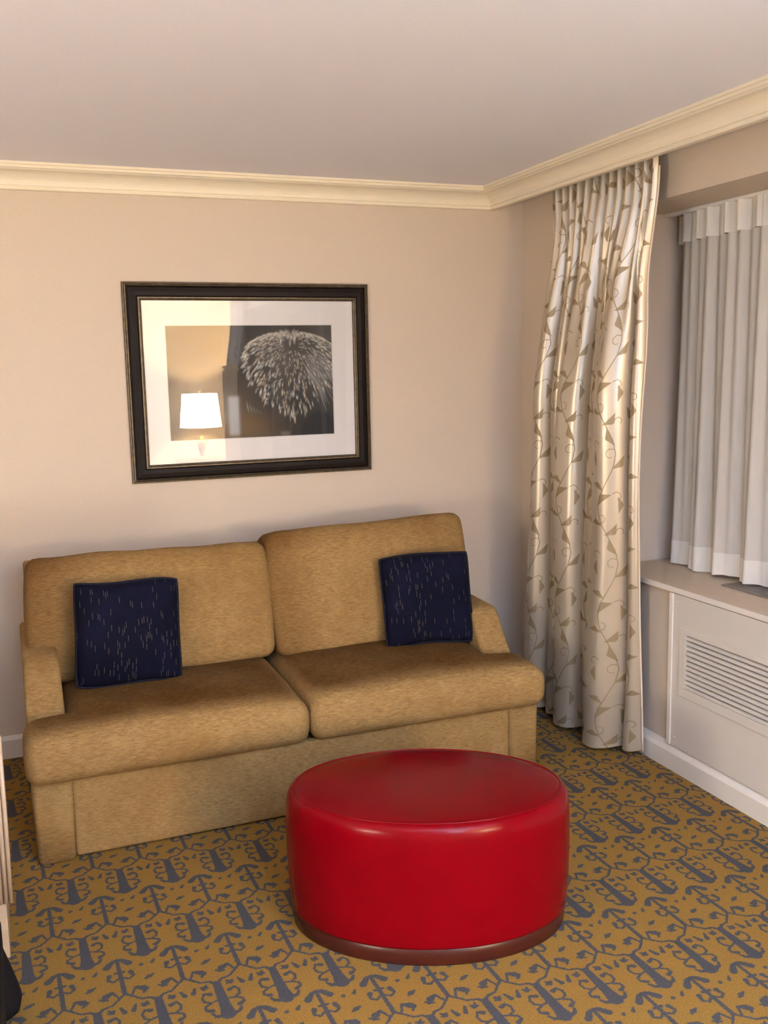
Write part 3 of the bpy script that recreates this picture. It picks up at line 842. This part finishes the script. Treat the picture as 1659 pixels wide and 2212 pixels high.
# ------------------------------------------------------------------ throw pillows
def pillow(label, loc, rot, w=0.40, T=0.062, seed=0.0):
    t = thing('throw_pillow', label, 'pillow', loc, rot, 'navy velvet pillows on the sofa')
    n = 28; bm = bmesh.new(); uvl = bm.loops.layers.uv.new('UVMap'); vd = {}
    def P(i, j, s):
        u, v = 2 * i / n - 1, 2 * j / n - 1
        edge = i in (0, n) or j in (0, n)
        key = (i, j, 0 if edge else s)
        if key in vd: return vd[key]
        x = w / 2 * u * (1 - .045 * (1 - v * v)); z = w / 2 * v * (1 - .045 * (1 - u * u))
        cr = 1 - .045 * (u * u * v * v) ** 2; x *= cr; z *= cr
        th = T * ((1 - abs(u) ** 2.6) * (1 - abs(v) ** 2.6)) ** .55
        th *= 1 + .12 * lumpy(u * .8 + seed, v * .8, s)
        y = s * th + .008 * math.sin(2.2 * u + seed) * v
        z += .006 * math.sin(3 * u + seed)
        vd[key] = bm.verts.new((x, y, z + w / 2)); return vd[key]
    for s in (-1, 1):
        for i in range(n):
            for j in range(n):
                q = [(i, j), (i + 1, j), (i + 1, j + 1), (i, j + 1)]
                if s > 0: q = q[::-1]
                f = bm.faces.new([P(a, b, s) for a, b in q])
                for lp, (a, b) in zip(f.loops, q): lp[uvl].uv = (a / n + seed, b / n)
    edge = [vd[k].co.copy() for k in [(i, 0, 0) for i in range(n)] + [(n, j, 0) for j in range(n)] + [(n - i, n, 0) for i in range(n)] + [(0, n - j, 0) for j in range(n)]]
    link('cover', bm, M_VELVET, t, smooth=True)
    bm = bmesh.new(); tube(bm, edge, 0.0048, 6, True)
    link('piping', bm, M_NAVYPIPE, t, smooth=True)
    return t
pillow('navy velvet throw pillow on the sofa seat cushion that is farther from the drape', (0.372, 3.595, 0.470), (-0.24, 0.055, 0.02), 0.392, 0.072, 0.0)
pillow('navy velvet throw pillow on the sofa beside the arm next to the drape', (1.600, 3.595, 0.469), (-0.23, -0.04, -0.20), 0.386, 0.072, 2.0)

# ------------------------------------------------------------------ ottoman
ot = thing('ottoman', 'oval red leather ottoman with dark wood plinth in front of the sofa', 'ottoman', (1.083, 2.484, 0), (0, 0, -0.394))
OA, OB, OZ = 0.408, 0.273, 0.409
bm = bmesh.new()
lathe(bm, [(-.012, .050), (-.006, .052), (-.004, .060), (.0005, .12), (.003, .22), (.003, .32), (.001, .365), (-.002, .382), (-.006, .394), (-.011, .4015), (-.017, .4055), (-.022, .4065)], 96, off=(OA + .006, OB + .006), cap1=False)
link('leather_side', bm, M_LEATHER, ot, smooth=True)
bm = bmesh.new()
prof = [(-.022, .4062), (-.026, .4085), (-.035, .4105)]
lathe(bm, prof + [(-.06, .413), (-.10, .416), (-.15, .4185), (-.20, .420), (-.25, .4205)], 96, off=(OA + .006, OB + .006), cap0=False)
link('top_panel', bm, M_LEATHER, ot, smooth=True)
bm = bmesh.new()
tube(bm, [((OA - .0165) * math.cos(2 * PI * k / 96), (OB - .0165) * math.sin(2 * PI * k / 96), .4072) for k in range(96)], .0030, 6, True)
link('piping', bm, M_LEATHER, ot, smooth=True)
bm = bmesh.new()
lathe(bm, [(-.008, 0.0), (-.006, .003), (-.006, .046), (-.009, .049), (-.03, .0505)], 96, off=(OA, OB))
link('plinth', bm, M_PLINTH, ot, smooth=True)

# ------------------------------------------------------------------ things at the edge of view and behind the camera
# small pale wooden cabinet at the sofa's end
cb = thing('side_cabinet', 'pale wooden side cabinet with moulded corner standing near the sofa end', 'cabinet', (0, 0, 0))
cx0, cx1, cy0, cy1 = -1.02, -0.084, 2.73, 3.16
boxo('plinth', (cx0 + .01, cx1 - .003, cy0 + .008, cy1, 0, 0.165), M_PALEWOOD, cb, bev=0.003)
boxo('body', (cx0 + .008, cx1 - .006, cy0 + .004, cy1, 0.165, 0.655), M_PALEWOOD, cb, bev=0.003)
boxo('top', (cx0 - .004, cx1 + .006, cy0 - .010, cy1, 0.655, 0.680), M_PALEWOOD, cb, bev=0.006)
for k in range(3):
    bm = bmesh.new(); tube(bm, [(cx1 - .016 + .013 * k, cy0 + .002, .168), (cx1 - .015 + .0135 * k, cy0 + .002, .40), (cx1 - .014 + .0135 * k, cy0 + .002, .652)], .0062, 8)
    link('reed', bm, M_PALEWOOD, cb, smooth=True)
boxo('door', (cx0 + .03, cx1 - .045, cy0 - .010, cy0 + .004, .19, .63), M_PALEWOOD, cb, bev=0.004)
# unseen TV added on the cabinet to keep the left lamp off the low wall
tv = thing('tv_blocker', 'small black flat TV on the pale cabinet, added unseen to shade the wall', 'tv_blocker', (-.60, 2.95, .681))
boxo('screen_housing', (-.32, .32, -.02, .025, .035, .365), M_PLASTIC_BLACK, tv, bev=.006)
boxo('screen', (-.30, .30, -.0225, -.0195, .055, .345), M_NIGHT, tv)
boxo('stand', (-.12, .12, -.08, .08, 0, .012), M_PLASTIC_BLACK, tv, bev=.003)
boxo('neck', (-.03, .03, -.01, .015, .012, .036), M_PLASTIC_BLACK, tv)
# black club chair, its back to the left wall
ch = thing('armchair', 'black upholstered armchair standing beside the pale wooden cabinet', 'armchair', (0, 0, 0))
ax0, ax1, ay0, ay1 = -0.86, -0.045, 1.79, 2.53
boxo('base', (ax0 + .02, ax1 - .05, ay0 + .02, ay1 - .02, .05, .28), M_BLACK, ch, bev=.03, seg=4, smooth=True)
bm = superbox(ax1 - ax0 - .30, ay1 - ay0 - .30, .17, .05, (14, 14, 6), .02, 2, .004)
o = link('seat_cushion', bm, M_BLACK, ch, smooth=True); o.location = ((ax0 + ax1) / 2 + .06, (ay0 + ay1) / 2, .365)
for y in (ay0 + .065, ay1 - .065):
    bm = superbox(ax1 - ax0, .13, .64, .055, (14, 6, 12), .008, 1, .003)
    for v in bm.verts: v.co.x -= .30 * (v.co.z + .32) * smoothstep(-.40, .40, v.co.x)
    o = link('arm', bm, M_BLACK, ch, smooth=True); o.location = ((ax0 + ax1) / 2, y, .33)
bm = superbox(.19, ay1 - ay0, .60, .07, (6, 14, 14), .012, 0, .004)
o = link('backrest', bm, M_BLACK, ch, smooth=True); o.location = (ax0 + .05, (ay0 + ay1) / 2, .36); o.rotation_euler = (0, -.06, 0)
for (x, y) in ((ax0 + .08, ay0 + .08), (ax1 - .08, ay0 + .08), (ax0 + .08, ay1 - .08), (ax1 - .08, ay1 - .08)):
    bm = bmesh.new(); lathe(bm, [(.018, 0), (.026, .07)], 12, cx=x, cy=y); link('leg', bm, M_DARKWOOD, ch)

def shade(parent, z0, z1, r0, r1, power, col, name='shade'):
    bm = bmesh.new()
    A, B = [(r0, z0), (r1, z1)], [(r1 - .004, z1), (r0 - .004, z0)]
    lathe(bm, A + B + [A[0]], 40, cap0=False, cap1=False)
    o = link(name, bm, mat_emit(name + '_glow', col, power), parent, smooth=False); return o
def bulb(parent, z, watts, col):
    l = bpy.data.lights.new('bulb_light', 'POINT'); l.energy = watts; l.color = col; l.shadow_soft_size = .035
    o = bpy.data.objects.new('bulb_light', l); COL.objects.link(o); o.parent = parent; o.location = (0, 0, z); return o

# table lamp and nightstand in the far corner (seen in the picture's glass)
LAX, LAY = 2.075, -2.40
ns_ = thing('nightstand', 'dark wooden nightstand under the table lamp in the far corner', 'nightstand', (LAX, LAY, 0))
boxo('body', (-.25, .25, -.22, .22, .08, .60), M_DARKWOOD, ns_, bev=.004)
boxo('top', (-.27, .27, -.24, .24, .60, .63), M_DARKWOOD, ns_, bev=.006)
for z in (.12, .36): 
    d_ = boxo('drawer', (-.23, .23, .22, .235, z, z + .21), M_DARKWOOD, ns_, bev=.004)
    bm = bmesh.new(); tube(bm, [(0, .236, z + .105), (0, .262, z + .105)], [.006, .013], 10); link('knob', bm, M_BRASS, d_)
for (x, y) in ((-.22, -.19), (.22, -.19), (-.22, .19), (.22, .19)): boxo('leg', (x - .02, x + .02, y - .02, y + .02, 0, .08), M_DARKWOOD, ns_)
la = thing('table_lamp', 'lit table lamp with a white drum shade on the nightstand', 'lamp', (LAX, LAY, .631))
bm = bmesh.new(); lathe(bm, [(.085, 0), (.085, .012), (.03, .025), (.018, .05), (.045, .12), (.052, .17), (.03, .23), (.014, .27)], 24); link('base', bm, M_BRASS, la, smooth=True)
bm = bmesh.new(); tube(bm, [(0, 0, .26), (0, 0, .56)], .007, 8); link('stem', bm, M_BRASS, la)
bm = bmesh.new(); tube(bm, [(0, 0, .742), (0, 0, .765)], [.004, .010], 8); link('finial', bm, M_BRASS, la)
shade(la, .365, .735, .232, .195, POWER_A, AMBER)
bulb(la, .56, 1300.0, (1.0, 0.72, 0.36))

def drum_lamp(label, loc, power, col, watts, r=(.20, .16), h=.26):
    t = thing('table_lamp', label, 'lamp', loc)
    bm = bmesh.new(); lathe(bm, [(.075, 0), (.075, .012), (.03, .022), (.016, .045), (.042, .11), (.046, .15), (.026, .20), (.012, .24)], 24); link('base', bm, M_BRASS, t, smooth=True)
    bm = bmesh.new(); tube(bm, [(0, 0, .23), (0, 0, .46)], .007, 8); link('stem', bm, M_BRASS, t)
    shade(t, .32, .32 + h, r[0], r[1], power, col)
    bulb(t, .48, watts, col); return t
# round table and lamp behind the black chair, out of view to the left
rt = thing('round_side_table', 'small round dark side table behind the black armchair', 'table', (-2.20, .20, 0))
bm = bmesh.new(); lathe(bm, [(.26, .46), (.27, .468), (.27, .482), (.26, .49)], 40); link('tabletop', bm, M_DARKWOOD, rt)
bm = bmesh.new(); lathe(bm, [(.045, .03), (.025, .10), (.03, .30), (.06, .459)], 20); link('pedestal', bm, M_DARKWOOD, rt, smooth=True)
bm = bmesh.new(); lathe(bm, [(.19, 0), (.19, .015), (.05, .03)], 28); link('foot', bm, M_DARKWOOD, rt)
drum_lamp('lit table lamp on the round side table behind the black armchair', (-2.20, .20, .491), POWER_B, WARM, 30.0, (.27, .23), .32)
# floor lamp added behind the camera for cool fill and ceiling light
fl = thing('fill_floor_lamp', 'added unseen floor lamp with a cool white shade for fill light', 'lamp', (.75, -.70, 0))
bm = bmesh.new(); lathe(bm, [(.15, 0), (.15, .015), (.03, .03), (.012, .05)], 28); link('base', bm, M_BRASS, fl, smooth=True)
bm = bmesh.new(); tube(bm, [(0, 0, .04), (0, 0, 1.52)], .011, 10); link('pole', bm, M_BRASS, fl, smooth=True)
shade(fl, 1.40, 1.66, .20, .17, POWER_C, COOL)
bulb(fl, 1.58, 1150.0, COOL)

# tall dark armoire by the window wall (a dark upright edge in the picture's glass)
ar = thing('armoire', 'tall dark wooden armoire by the window wall', 'armoire', (0, 0, 0))
rx0, rx1, ry0, ry1, rz = 2.10, 2.40, -1.20, -0.52, 1.665
boxo('body', (rx0, rx1, ry0, ry1, .08, rz - .03), M_DARKWOOD, ar, bev=.003)
boxo('top', (rx0 - .012, rx1, ry0 - .012, ry1 + .012, rz - .03, rz), M_DARKWOOD, ar, bev=.004)
boxo('plinth', (rx0 + .02, rx1, ry0 + .02, ry1 - .02, 0, .08), M_DARKWOOD, ar)
for (a, b) in ((ry0 + .01, (ry0 + ry1) / 2 - .003), ((ry0 + ry1) / 2 + .003, ry1 - .01)):
    d_ = boxo('door', (rx0 - .018, rx0, a, b, .10, rz - .05), M_DARKWOOD, ar, bev=.004)
    yk = b - .04 if b < (ry0 + ry1) / 2 else a + .04
    bm = bmesh.new(); tube(bm, [(rx0 - .019, yk, .85), (rx0 - .045, yk, .85)], [.006, .013], 10); link('knob', bm, M_BRASS, d_)
